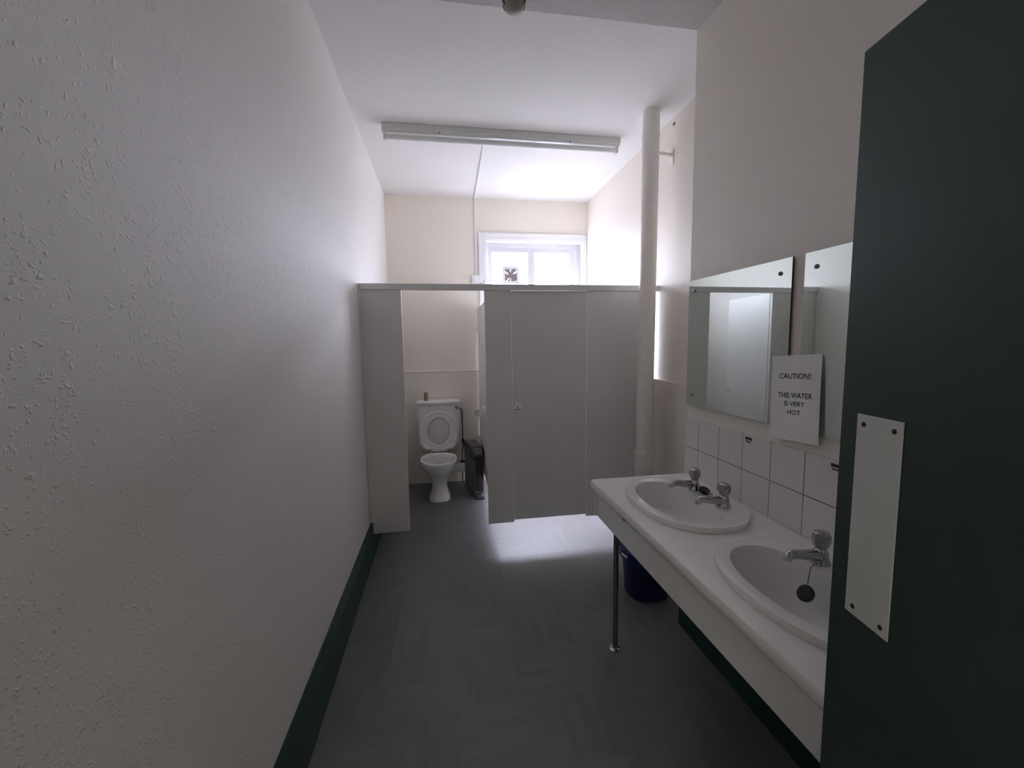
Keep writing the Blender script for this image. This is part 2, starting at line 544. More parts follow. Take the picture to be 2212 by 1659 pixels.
ob('wall_bracket', bm, M_trunk, cub)

def cubicle_door(org, ang, lw, side):
    """leaf built along +x from the hinge line at org, then turned about z by ang; the face towards -y is the outside"""
    leaf = bpy.data.objects
    def tr(bm):
        bmesh.ops.transform(bm, matrix=Matrix.Translation(Vector(org)) @ Matrix.Rotation(ang, 4, 'Z'), verts=bm.verts)
        return bm
    s = side
    d = ob('cubicle_door', tr(box(B(), min(0, s * lw), max(0, s * lw), 0.0, 0.018, 0.197, ZH - 0.002, 0.001, 1)), M_board, cub)
    cx = s * (lw - 0.036)
    for sg in (1, -1):
        y = 0.0 if sg == 1 else 0.018
        bm = lathe(B(), [(0.030, 0.0), (0.030, 0.004), (0.028, 0.008), (0.0235, 0.009), (0.022, 0.0075), (0.001, 0.0075)], (cx, y, 1.038), (0, -sg, 0), 32)
        ob('lock', tr(bm), M_lock, d, True, 50)
        bm = lathe(B(), [(0.0045, 0.0), (0.0045, 0.0085)], (cx, y, 1.036), (0, -sg, 0), 12)
        ob('lock_slot', tr(bm), M_black, d)
        y0_, y1_ = sorted((y - sg * 0.007, y - sg * 0.0088))
        ob('lock_indicator', tr(box(B(), cx - 0.018, cx + 0.018, y0_, y1_, 1.021, 1.026)), M_lockg, d)
    for z in (0.42, 1.62):
        bm = B()
        tube(bm, [(0.0, 0.009, z), (0.0, 0.009, z + 0.06)], 0.008, 10)
        ob('hinge', tr(bm), M_trunk, d)
    return d
# closed door of the far right cubicle, hinged on the right
cubicle_door((P4 - 0.0014, YP + 0.009, 0), 0.0, P4 - P3 - 0.0036, -1)
# open door of the left cubicle, swung in against the side wall
cubicle_door((P1 - 0.004, YP + PT + 0.012, 0), R(97), 0.553, 1)

# ------------------------------------------------------------------ toilet
TX = 0.470
toi = thing('toilet', 'white ceramic toilet with raised seat in the open cubicle', 'toilet', (TX, 4.10, 0.0))
bm = B()
prof = [  # z, a, front y, back y
    (0.000, 0.100, 3.955, 4.40), (0.012, 0.104, 3.950, 4.40), (0.040, 0.098, 3.960, 4.40), (0.080, 0.082, 3.985, 4.39),
    (0.130, 0.073, 4.000, 4.38), (0.180, 0.076, 3.990, 4.36), (0.225, 0.092, 3.955, 4.35), (0.265, 0.120, 3.910, 4.34),
    (0.300, 0.146, 3.868, 4.32), (0.335, 0.165, 3.838, 4.30), (0.370, 0.174, 3.822, 4.29), (0.392, 0.176, 3.818, 4.28),
    (0.402, 0.172, 3.823, 4.275), (0.404, 0.160, 3.838, 4.262)]
rs = []
CYP = 4.06
for z, a_, yf, yb in prof:
    rs.append(se(TX, CYP, z, a_, CYP - yf, yb - CYP, 2.0 if z > 0.2 else 2.4, 48, 2.6))
# inner bowl
for z, a_, yf, yb in ((0.4035, 0.153, 3.846, 4.225), (0.396, 0.147, 3.853, 4.215), (0.365, 0.143, 3.860, 4.21), (0.33, 0.136, 3.872, 4.20),
                      (0.27, 0.10, 3.93, 4.19), (0.21, 0.065, 4.00, 4.17)):
    rs.append(se(TX, CYP, z, a_, CYP - yf, yb - CYP, 2.0, 48, 2.2))
rings(bm, rs)
ob('pan', bm, M_cer, toi, True, 50)
bm = rings(B(), [se(TX, CYP, 0.306, 0.126, 0.165, 0.136), se(TX, CYP, 0.308, 0.122, 0.160, 0.134)])
ob('water', bm, mat('pan_water', (0.05, 0.05, 0.05), 0.05), toi)
# raised seat ring
def seat_pt(u, v, w_):
    """u across, v up the ring from the hinge, w_ out of the ring towards the room"""
    ang = R(7)
    y = 4.285 + v * math.sin(ang) - w_ * math.cos(ang)
    z = 0.418 + v * math.cos(ang) + w_ * math.sin(ang)
    return Vector((TX + 0.004 + u, y, z))
def seat_ring(inset, w_):
    o = []
    for i in range(64):
        t_ = 2 * PI * i / 64
        c, s = math.cos(t_), math.sin(t_)
        A, VC = 0.190 - inset, 0.200
        if s > 0:
            q, bb = 2.0, 0.205 - inset
        else:
            q, bb = 3.7, 0.196 - inset
        o.append(seat_pt(A * math.copysign(abs(c) ** (2 / q), c), VC + bb * math.copysign(abs(s) ** (2 / q), s), w_))
    return o
def seat_hole(inset, w_):
    o = []
    for i in range(64):
        t_ = 2 * PI * i / 64
        c, s = math.cos(t_), math.sin(t_)
        o.append(seat_pt((0.113 - inset) * c, 0.198 + (0.142 - inset) * s, w_))
    return o
bm = B()
rs = [seat_ring(0.012, 0.0), seat_ring(0.0, 0.006), seat_ring(0.0, 0.016), seat_ring(0.006, 0.021), seat_ring(0.016, 0.022),
      seat_ring(0.020, 0.017), seat_hole(-0.008, 0.017), seat_hole(-0.004, 0.018), seat_hole(0.0, 0.012), seat_hole(0.002, 0.004), seat_hole(-0.004, 0.0)]
vv = [[bm.verts.new(p) for p in r] for r in rs]
vv.append(vv[0])
for a_, b_ in zip(vv, vv[1:]):
    for i in range(64):
        bm.faces.new((a_[i], a_[(i + 1) % 64], b_[(i + 1) % 64], b_[i]))
bmesh.ops.recalc_face_normals(bm, faces=bm.faces)
seat = ob('seat', bm, M_seat, toi, True, 50)
for (u, v, rot) in ((-0.128, 0.305, 0.55), (0.128, 0.305, -0.55), (-0.150, 0.110, -0.35), (0.150, 0.110, 0.35)):
    bm = B()
    box(bm, -0.023, 0.023, -0.008, 0.008, 0, 0.011, 0.003)
    ang = R(7)
    m_ = Matrix(((1, 0, 0), (0, math.sin(ang), -math.cos(ang)), (0, math.cos(ang), math.sin(ang)))).to_4x4()
    bmesh.ops.transform(bm, matrix=Matrix.Translation(seat_pt(u, v, 0.016)) @ m_ @ Matrix.Rotation(-rot, 4, 'Z'), verts=bm.verts)
    ob('seat_buffer', bm, M_seat, seat, True)
bm = B()
tube(bm, [(TX - 0.074, 4.265, 0.424), (TX + 0.080, 4.265, 0.424)], 0.009, 12)
for x in (TX - 0.078, TX + 0.076):
    lathe(bm, [(0.014, 0), (0.014, 0.012), (0.010, 0.022)], (x + 0.004, 4.262, 0.400), (0, 0, 1), 14)
    box(bm, x - 0.010, x + 0.018, 4.255, 4.282, 0.415, 0.440, 0.004)
ob('hinge_bar', bm, M_chrome, toi, True)
# cistern and lid
bm = B()
rs = []
for z, hw, yf in ((0.455, 0.196, 4.375), (0.462, 0.204, 4.362), (0.60, 0.209, 4.352), (0.889, 0.214, 4.345)):
    o = []
    for (sx_, yy) in ((-1, 4.530), (1, 4.530)):
        o.append(Vector((0.479 + sx_ * hw, yy, z)))
    for k in range(13):
        u = 1 - 2 * k / 12
        o.append(Vector((0.479 + hw * u, yf - 0.016 * (1 - u * u) + 0.02 * max(0, abs(u) - 0.9) / 0.1, z)))
    rs.append(o)
rings(bm, rs)
ob('cistern', bm, M_cer, toi, True, 30)
bm = B()
rs = []
for z, hw, yf in ((0.886, 0.221, 4.338), (0.892, 0.224, 4.334), (0.912, 0.220, 4.336), (0.917, 0.214, 4.345)):
    o = [Vector((0.479 - hw + 0.004, 4.535, z)), Vector((0.479 + hw - 0.004, 4.535, z))]
    for k in range(13):
        u = 1 - 2 * k / 12
        o.append(Vector((0.479 + hw * u, yf - 0.022 * (1 - u * u) + 0.022 * max(0, abs(u) - 0.9) / 0.1, z)))
    rs.append(o)
rings(bm, rs)
ob('cistern_lid', bm, M_cer, toi, True, 30)
bm = B()
lathe(bm, [(0.017, 0), (0.018, 0.006), (0.013, 0.012), (0.008, 0.022)], (0.664, 4.345, 0.846), (0, -1, 0), 18)
tube(bm, [(0.664, 4.326, 0.848), (0.690, 4.322, 0.846), (0.722, 4.322, 0.838)], [0.007, 0.006, 0.008], 10)
ob('flush_lever', bm, M_dchrome, toi, True)
bm = B()
tube(bm, [(0.69, 4.50, 0.800), (0.712, 4.50, 0.80), (0.724, 4.50, 0.785), (0.724, 4.50, 0.47), (0.722, 4.50, 0.40), (0.712, 4.50, 0.25), (0.712, 4.50, 0.0)], 0.0065, 10)
ob('feed_pipe', bm, M_brown, toi, True)
bm = B()
tube(bm, [(0.724, 4.49, 0.44), (0.724, 4.49, 0.485)], 0.012, 10)
tube(bm, [(0.724, 4.485, 0.462), (0.745, 4.47, 0.452)], 0.008, 8)
ob('valve', bm, M_black, toi, True)
bm = B()
tube(bm, [(0.690, 4.49, 0.235), (0.742, 4.49, 0.232)], 0.012, 10)
ob('pipe_joint', bm, M_black, toi, True)
bm = B()
tube(bm, [(TX, 4.28, 0.19), (TX + 0.01, 4.40, 0.19), (TX + 0.06, 4.46, 0.185), (TX + 0.14, 4.475, 0.18), (0.745, 4.475, 0.174)], 0.050, 16)
tube(bm, [(TX + 0.115, 4.475, 0.182), (TX + 0.165, 4.475, 0.18)], 0.058, 16)
ob('soil_outlet', bm, M_seat, toi, True)

# tube left standing on the cistern
tb = thing('cardboard_tube', 'brown empty cardboard tube standing on the toilet cistern lid', 'cardboard tube', (0.355, 4.42, 0.917))
bm = lathe(B(), [(0.0185, 0.0), (0.0215, 0.0), (0.0215, 0.085), (0.0185, 0.085), (0.0185, 0.0005)], (0.355, 4.42, 0.917), (0, 0, 1), 24, False, False)
ob('tube', bm, M_card, tb, True, 40)

# toilet roll holder on the divider, empty core still on it
rh = thing('toilet_roll_holder', 'white plastic toilet roll holder on the cubicle divider', 'toilet roll holder', (0.9125, 3.96, 0.85))
bm = box(B(), 0.902, 0.9125, 3.872, 4.078, 0.812, 0.898, 0.004)
ob('back_plate', bm, M_trunk, rh, True)
for yy in (3.885, 4.065):
    bm = B()
    prism(bm, [(0.905, 0.820), (0.845, 0.832), (0.834, 0.838), (0.831, 0.848), (0.836, 0.858), (0.850, 0.862), (0.905, 0.884)], 'y', yy - 0.006, yy + 0.006, 0.002)
    a_ = ob('arm', bm, M_trunk, rh, True)
    bm = lathe(B(), [(0.0045, 0), (0.0045, 0.0022)], (0.847, yy - 0.006, 0.848), (0, -1, 0), 12)
    ob('pin', bm, M_black, a_)
bm = B(); tube(bm, [(0.847, 3.89, 0.848), (0.847, 4.06, 0.848)], 0.006, 10)
ob('spindle', bm, M_trunk, rh, True)
rc = thing('cardboard_core', 'brown cardboard core hanging in the white toilet roll holder', 'cardboard tube', (0.847, 3.96, 0.846))
bm = lathe(B(), [(0.017, 0.0), (0.0205, 0.0), (0.0205, 0.105), (0.017, 0.105), (0.017, 0.0005)], (0.847, 3.935, 0.838), (0, 1, 0), 24, False, False)
ob('core', bm, M_card, rc, True, 40)

# sanitary bin beside the toilet
sb = thing('sanitary_bin', 'tall slim dark grey sanitary bin beside the toilet', 'bin', (0.836, 4.19, 0.0))
SBM = Matrix.Translation((0.852, 3.985, 0)) @ Matrix.Rotation(R(9), 4, 'Z')
def sbt(bm):
    bmesh.ops.transform(bm, matrix=SBM, verts=bm.verts)
    return bm
def sb_ring(z, g, back=0.385):
    return [Vector(p) for p in ((-0.060 - g, back + g, z), (0.060 + g, back + g, z), (0.060 + g, 0.055 - g, z), (0.042 + g, 0.0 - g, z), (-0.042 - g, 0.0 - g, z), (-0.060 - g, 0.055 - g, z))]
bm = B()
rings(bm, [sb_ring(0.0, -0.008), sb_ring(0.012, -0.003), sb_ring(0.03, 0.0), sb_ring(0.20, 0.0), sb_ring(0.42, 0.001)])
ob('body', sbt(bm), M_binb, sb, True, 25)
bm = B()
lo = [(-0.066, 0.392, 0.420), (0.066, 0.392, 0.420), (0.066, 0.053, 0.392), (0.047, -0.007, 0.372), (-0.047, -0.007, 0.372), (-0.066, 0.053, 0.392)]
mid = [(-0.066, 0.392, 0.480), (0.066, 0.392, 0.480), (0.066, 0.070, 0.468), (0.047, -0.009, 0.412), (-0.047, -0.009, 0.412), (-0.066, 0.070, 0.468)]
hi = [(-0.058, 0.384, 0.494), (0.058, 0.384, 0.494), (0.060, 0.078, 0.484), (0.041, 0.002, 0.424), (-0.041, 0.002, 0.424), (-0.060, 0.078, 0.484)]
rings(bm, [[Vector(p) for p in q] for q in (lo, mid, hi)])
lid = ob('lid', sbt(bm), M_bind, sb, False)
bm = B()
prism(bm, [(-0.050, 0.374), (0.050, 0.374), (0.052, 0.088), (-0.052, 0.088)], 'z', 0.4850, 0.4985, 0.002)
ob('top_plate', sbt(bm), M_binb, lid)
bm = B()
rings(bm, [[Vector(p) for p in ((-0.050, 0.074, 0.483), (0.050, 0.074, 0.483), (0.034, 0.004, 0.428), (-0.034, 0.004, 0.428))],
           [Vector(p) for p in ((-0.048, 0.072, 0.488), (0.048, 0.072, 0.488), (0.033, 0.002, 0.433), (-0.033, 0.002, 0.433))]])
ob('flap', sbt(bm), M_binb, lid)
bm = box(B(), -0.036, 0.036, -0.006, 0.002, 0.07, 0.365, 0.002)
ob('front_strip', sbt(bm), M_bind, sb, True)
bm = B()
prism(bm, [(0.004, 0.0), (-0.040, 0.0), (-0.047, 0.010), (-0.040, 0.030), (-0.012, 0.05), (0.004, 0.05)], 'x', -0.034, 0.036, 0.003)
ob('pedal', sbt(bm), M_bind, sb, True)

# ------------------------------------------------------------------ extractor fan on the left pane
FX, FZ, FY = 1.300, 2.236, YB + 0.085
fan = thing('extractor_fan', 'square white extractor fan mounted in the left window pane', 'fan', (FX, FY, FZ - 0.094))
bm = B()
def sq_ring(h, y, r):
    o = []
    for k in range(32):
        t_ = 2 * PI * (k + 0.5) / 32
        c, s = math.cos(t_), math.sin(t_)
        q = 2 / r
        o.append(Vector((FX + h * math.copysign(abs(c) ** q, c), y, FZ + h * math.copysign(abs(s) ** q, s))))
    return o
rs = [sq_ring(0.095, FY + 0.025, 9), sq_ring(0.096, FY + 0.006, 9), sq_ring(0.090, FY, 9), sq_ring(0.068, FY, 14), sq_ring(0.066, FY + 0.004, 14), sq_ring(0.066, FY + 0.026, 14), sq_ring(0.095, FY + 0.025, 9)]
rings(bm, rs, False, False)
ob('frame', bm, M_fanf, fan, True, 30)
bm = B()
for k in range(13):
    z = FZ - 0.060 + k * 0.010
    box(bm, FX - 0.066, FX + 0.066, FY + 0.004, FY + 0.009, z - 0.0028, z + 0.0028)
box(bm, FX - 0.003, FX + 0.003, FY + 0.005, FY + 0.010, FZ - 0.066, FZ + 0.066)
gr = ob('grille', bm, M_louv, fan)
bm = B()
# shutter plate behind the grille: blades with open gaps between them
def sector(bm, a0, a1, r0, r1, y):
    k = max(2, int((a1 - a0) / 12))
    fr = [(R(a0 + (a1 - a0) * i_ / k)) for i_ in range(k + 1)]
    inn = [(FX + r0 * math.cos(t_), FZ + r0 * math.sin(t_)) for t_ in fr]
    def edge(t_):
        s_ = min(r1 / max(abs(math.cos(t_)), 1e-6), r1 / max(abs(math.sin(t_)), 1e-6))
        return (FX + s_ * math.cos(t_), FZ + s_ * math.sin(t_))
    outp = [edge(t_) for t_ in fr]
    for i_ in range(k):
        prism(bm, [inn[i_], inn[i_ + 1], outp[i_ + 1], outp[i_]], 'y', y, y + 0.003)
for a0, a1 in ((36, 84), (97, 146), (157, 232), (239, 264), (270, 320), (-40, 24)):
    sector(bm, a0, a1, 0.016, 0.066, FY + 0.016)
lathe(bm, [(0.034, 0), (0.034, 0.004), (0.018, 0.008)], (FX, FY + 0.019, FZ), (0, -1, 0), 20)
ob('shutter', bm, M_louv, fan)
bm = box(B(), FX + 0.052, FX + 0.076, FY - 0.0008, FY + 0.001, FZ - 0.084, FZ - 0.078)
ob('badge', bm, M_dchrome, fan)

# ------------------------------------------------------------------ strip light
LY = 3.155
lamp = thing('strip_light', 'long white fluorescent strip light on the ceiling, switched off', 'light', (1.03, LY, ZC))
LX0, LX1 = 0.172, 1.886
bm = B()
prism(bm, [(LY - 0.031, ZC - 0.001), (LY - 0.031, ZC - 0.038), (LY - 0.016, ZC - 0.054), (LY + 0.016, ZC - 0.054), (LY + 0.031, ZC - 0.038), (LY + 0.031, ZC - 0.001)], 'x', LX0, LX1, 0.0015)
body = ob('housing', bm, M_enamel, lamp)
for x in (0.56, 1.50):
    bm = lathe(B(), [(0.0045, 0), (0.004, 0.002)], (x, LY - 0.024, ZC - 0.046), (0, -0.73, -0.68), 10)
    ob('screw', bm, M_black, body)
bm = B(); tube(bm, [(LX0 + 0.022, LY, ZC - 0.081), (LX1 - 0.022, LY, ZC - 0.081)], 0.0185, 20)
ob('tube', bm, M_tube, lamp, True, 40)
for x0, x1 in ((LX0 + 0.008, LX0 + 0.026), (LX1 - 0.026, LX1 - 0.008)):
    bm = box(B(), x0, x1, LY - 0.014, LY + 0.014, ZC - 0.103, ZC - 0.052, 0.003)
    ob('lamp_holder', bm, M_enamel, lamp, True)

# cable trunking from the light to the window, and its box
tk = thing('cable_trunking', 'thin white cable trunking along ceiling and down the back wall', 'cable cover', (0.905, YB, ZC))
bm = B()
prism(bm, [(0.884, LY + 0.032), (0.900, LY + 0.032), (0.921, YB - 0.001), (0.905, YB - 0.001)], 'z', ZC - 0.012, ZC - 0.0005)
ob('ceiling_run', bm, M_trunk, tk)
ob('wall_run', box(B(), 0.905, 0.921, YB - 0.012, YB - 0.0005, 2.213, ZC - 0.012, 0.001, 1), M_trunk, tk)
jb = thing('junction_box', 'small white switch box at the top left of the window', 'switch box', (0.898, YB, 2.12))
bx_ = ob('box', box(B(), 0.858, 0.938, YB - 0.030, YB - 0.0005, 2.127, 2.213, 0.004), M_trunk, jb, True)
for x in (0.868, 0.928):
    bm = lathe(B(), [(0.003, 0), (0.003, 0.0015)], (x, YB - 0.030, 2.170), (0, -1, 0), 8)
    ob('screw', bm, M_dchrome, bx_)
fx = thing('fan_cable', 'thin grey cable looping from the switch box to the window fan', 'cable', (0.95, YB - 0.02, 2.12))
bm = B()
tube(bm, [(0.938, YB - 0.015, 2.145), (0.965, YB - 0.030, 2.120), (0.985, YB - 0.035, 2.132), (1.000, YB - 0.028, 2.155), (1.02, YB + 0.02, 2.16), (1.06, YB + 0.08, 2.16), (1.12, YB + 0.095, 2.15), (FX - 0.09, FY + 0.012, FZ - 0.08)], 0.0035, 8)
ob('cable', bm, M_dchrome, fx, True)

# ------------------------------------------------------------------ soil pipe
sp = thing('soil_pipe', 'cream painted soil pipe rising to the ceiling in front of the cubicles', 'pipe', (1.925, 2.76, 0.0))
def sx_at(z): return 1.924 + 0.018 * z / ZC
bm = B()
tube(bm, [(sx_at(0), 2.76, 0), (sx_at(1.5), 2.76, 1.5), (sx_at(ZC), 2.76, ZC - 0.0005)], 0.0555, 32)
ob('pipe', bm, M_pvc, sp, True, 40)
bm = B()
for z0, z1, rr_ in ((0.595, 0.710, 0.0625), (0.700, 0.716, 0.068), (0.615, 0.628, 0.066), (0.590, 0.600, 0.066)):
    tube(bm, [(sx_at(z0), 2.76, z0), (sx_at(z1), 2.76, z1)], rr_, 32)
ob('coupling', bm, M_pvc, sp, True, 40)
bm = B()
tube(bm, [(sx_at(2.85), 2.76, 2.845), (sx_at(2.87), 2.76, 2.868)], 0.0575, 32)
tube(bm, [(sx_at(2.9), 2.76, 2.900), (sx_at(2.9), 2.76, 2.906)], 0.0565, 32)
ob('joint_ring', bm, M_pvc, sp, True, 40)
bm = B()
tube(bm, [(sx_at(2.75) + 0.04, 2.77, 2.755), (W - 0.002, 2.82, 2.765)], 0.012, 12)
box(bm, W - 0.006, W - 0.0005, 2.795, 2.835, 2.69, 2.80, 0.002, 1)
ob('bracket', bm, M_pvc, sp, True, 40)

# ------------------------------------------------------------------ detector on the near ceiling
dt = thing('heat_detector', 'small round fire detector hanging from the near ceiling', 'detector', (0.86, 1.80, ZS))
ob('base', lathe(B(), [(0.050, 0), (0.052, 0.010), (0.048, 0.022), (0.044, 0.026)], (0.862, 1.82, ZS - 0.0005), (0, 0, -1), 32), M_detect, dt, True, 40)
bm = lathe(B(), [(0.043, 0.024), (0.050, 0.040), (0.049, 0.062), (0.040, 0.086), (0.030, 0.098), (0.014, 0.105), (0.001, 0.106)], (0.862, 1.82, ZS), (0, 0, -1), 32)
dm_ = ob('dome', bm, M_detect, dt, True, 40)
for k in range(8):
    t_ = 2 * PI * (k + 0.3) / 8
    c, s = math.cos(t_), math.sin(t_)
    p0 = Vector((0.862 + 0.0485 * c, 1.82 + 0.0485 * s, ZS - 0.064))
    p1 = Vector((0.862 + 0.0408 * c, 1.82 + 0.0408 * s, ZS - 0.085))
    bm = B(); tube(bm, [p0, p1], 0.0028, 6)
    ob('vent_slot', bm, M_black, dm_)

# ------------------------------------------------------------------ vanity worktop
vt = thing('vanity_counter', 'long white laminate vanity worktop on a slim metal leg', 'counter', (1.5, 1.1, 0.0))
bm = B()
zb = ZK - 0.042
prof = [(WB - 0.0015, zb), (XK + 0.012, zb), (XK + 0.004, zb + 0.004), (XK, zb + 0.012), (XK, ZK - 0.016), (XK + 0.005, ZK - 0.005), (XK + 0.016, ZK), (WB - 0.0015, ZK)]
prism(bm, prof, 'y', 0.25, YK)
top = ob('worktop', bm, M_lam, vt)
BAS = [(1.500, 1.570), (1.500, 0.932)]
cut_bm = B()
for cx, cy in BAS:
    rings(cut_bm, [se(cx, cy, 0.6, 0.192, 0.270, p=2.25), se(cx, cy, 1.0, 0.192, 0.270, p=2.25)])
cut = ob('cutter', cut_bm, M_lam)
md = top.modifiers.new('b', 'BOOLEAN')
md.object = cut
md.operation = 'DIFFERENCE'
md.solver = 'EXACT'
bpy.context.view_layer.update()
dg = bpy.context.evaluated_depsgraph_get()
me = bpy.data.meshes.new_from_object(top.evaluated_get(dg))
top.modifiers.clear()
top.data = me
for p in me.polygons:
    p.use_smooth = True
me.set_sharp_from_angle(angle=R(40))
bpy.data.objects.remove(cut)
ob('apron', box(B(), XK + 0.030, XK + 0.048, 0.25, YK - 0.018, 0.645, zb - 0.0003, 0.001, 1), M_lam, vt)
ob('end_panel', box(B(), XK + 0.022, WB - 0.008, YK - 0.018, YK - 0.002, 0.645, zb - 0.0003, 0.001, 1), M_lam, vt)
bm = B()
tube(bm, [(1.328, 1.836, 0.0), (1.328, 1.836, zb - 0.0005)], 0.0125, 18)
lg = ob('leg', bm, M_dchrome, vt, True)
bm = lathe(B(), [(0.026, 0), (0.027, 0.003), (0.022, 0.007), (0.0135, 0.009), (0.0135, 0.014)], (1.328, 1.836, 0.0), (0, 0, 1), 24)
ob('foot_flange', bm, M_chrome, lg, True)

bm = B()
for (y0_, y1_, z0_, z1_) in ((1.606, 1.630, 0.757, 0.766), (1.612, 1.624, 0.751, 0.760), (1.594, 1.597, 0.752, 0.764)):
    box(bm, XK + 0.0290, XK + 0.0302, y0_, y1_, z0_, z1_)
ob('glue_residue', bm, M_brown, vt)
bm = B()
prism(bm, [(0.6115, 1.776), (0.6130, 1.74), (0.6118, 1.70), (0.6126, 1.654), (0.6112, 1.654), (0.6100, 1.72)], 'z', 0.0002, 0.0005)
ob('scratch', bm, M_sub, fl)
# ------------------------------------------------------------------ basins
def basin(cx, cy, label):
    o = thing('wash_basin', label, 'basin', (cx, cy, ZK), 'oval basins set into the worktop')
    A, BL, zt = 0.205, 0.283, ZK + 0.024
    rs = [se(cx, cy, ZK + 0.0006, A - 0.003, BL - 0.003, p=2.25, n_=72), se(cx, cy, ZK + 0.010, A - 0.0005, BL - 0.0005, p=2.25, n_=72), se(cx, cy, zt - 0.0055, A, BL, p=2.25, n_=72),
          se(cx, cy, zt - 0.0015, A - 0.0015, BL - 0.0015, p=2.25, n_=72), se(cx, cy, zt, A - 0.006, BL - 0.006, p=2.25, n_=72), se(cx, cy, zt - 0.001, A - 0.020, BL - 0.020, p=2.25, n_=72)]
    bm = B()
    ix, iy = cx - 0.028, cy
    def inner(z, f, dx=0.0, n_=72):
        # bowl mouth: the tap ledge side (+x) is flatter
        r_ = []
        for i_ in range(n_):
            t_ = 2 * PI * i_ / n_
            c, s = math.cos(t_), math.sin(t_)
            q = 2.7 if c > 0 else 2.1
            aa = (0.112 if c > 0 else 0.134)
            r_.append(Vector((ix + dx + f * aa * math.copysign(abs(c) ** (2 / q), c), iy + f * 0.232 * math.copysign(abs(s) ** (2 / q), s), z)))
        return r_
    rs += [inner(zt - 0.003, 1.06), inner(zt - 0.0035, 1.008), inner(zt - 0.0055, 1.0), inner(zt - 0.012, 0.996), inner(zt - 0.030, 0.986), inner(zt - 0.075, 0.955), inner(zt - 0.120, 0.87), inner(zt - 0.155, 0.62), inner(zt - 0.172, 0.32), inner(zt - 0.176, 0.10)]
    # underside back up to the rim
    rings(bm, rs, False, True)
    ob('bowl', bm, M_cer, o, True, 32)
    bm = lathe(B(), [(0.024, 0.0), (0.024, 0.003), (0.017, 0.004), (0.015, 0.001)], (ix, iy, zt - 0.1755), (0, 0, 1), 24)
    ob('drain', bm, M_chrome, o, True)
    return o
basin(*BAS[0], 'white oval basin at the far end of the worktop, nearest the pipe')
basin(*BAS[1], 'white oval basin nearest the green door, plug hanging in it')

# ------------------------------------------------------------------ pillar taps
def tap(x, y, label):
    z0 = ZK + 0.0225
    o = thing('pillar_tap', label, 'tap', (x, y, z0), 'pillar taps on the basins')
    bm = lathe(B(), [(0.027, 0), (0.027, 0.004), (0.0245, 0.007), (0.021, 0.020), (0.0195, 0.034), (0.016, 0.041), (0.012, 0.046)], (x, y, z0), (0, 0, 1), 24)
    ob('body', bm, M_chrome, o, True, 45)
    bm = B()
    tube(bm, [(x - 0.004, y, z0 + 0.022), (x - 0.045, y, z0 + 0.027), (x - 0.084, y, z0 + 0.034), (x - 0.101, y, z0 + 0.034), (x - 0.110, y, z0 + 0.028), (x - 0.111, y, z0 + 0.018)],
         [0.0185, 0.0155, 0.0135, 0.0135, 0.0125, 0.0105], 14)
    ob('spout', bm, M_chrome, o, True, 60)
    bm = B()
    rs = []
    for r_, h in ((0.013, 0.043), (0.019, 0.050), (0.0235, 0.064), (0.0245, 0.076), (0.022, 0.086), (0.020, 0.088)):
        rs.append([Vector((x + r_ * (1 - 0.10 * (k % 2)) * math.cos(2 * PI * k / 16), y + r_ * (1 - 0.10 * (k % 2)) * math.sin(2 * PI * k / 16), z0 + h)) for k in range(16)])
    rings(bm, rs)
    hd = ob('handle', bm, M_acryl, o, True, 20)
    bm = lathe(B(), [(0.020, 0.087), (0.0205, 0.091), (0.016, 0.0935), (0.001, 0.094)], (x, y, z0), (0, 0, 1), 20)
    ob('handle_cap', bm, M_chrome, hd, True, 40)
    bm = B(); tube(bm, [(x, y, z0 + 0.042), (x, y, z0 + 0.084)], 0.006, 8)
    ob('spindle', bm, M_dchrome, hd, True)
tap(1.617, 1.664, 'chrome tap on the far basin, the farthest of the three')
tap(1.617, 1.466, 'chrome tap on the far basin with the black plug beside it')
tap(1.614, 1.027, 'chrome tap on the basin by the green door, plug chain hanging')

def plug(pts, loc, d, label):
    o = thing('sink_plug', label, 'plug', loc)
    ob('stopper', lathe(B(), [(0.0195, -0.007), (0.0225, -0.005), (0.024, 0.004), (0.020, 0.008), (0.006, 0.009)], loc, d, 24), M_black, o, True)
    bm = B(); tube(bm, pts, 0.0022, 6)
    ob('chain', bm, M_dchrome, o, True)
zl = ZK + 0.0225
plug([(1.614, 1.450, zl + 0.004), (1.605, 1.520, zl + 0.010), (1.62, 1.545, zl + 0.022), (1.628, 1.565, zl + 0.010), (1.622, 1.590, zl + 0.022)], (1.620, 1.598, zl + 0.016), (0.10, -0.35, 0.9),
     'black plug lying on the ledge between the taps of the far basin')
plug([(1.614, 1.012, zl + 0.010), (1.570, 1.000, zl + 0.016), (1.552, 0.997, zl + 0.006), (1.545, 0.994, zl - 0.020), (1.536, 0.990, zl - 0.045)], (1.530, 0.986, zl - 0.062), (-0.80, 0.0, 0.60),
     'black plug hanging on its chain inside the near basin')

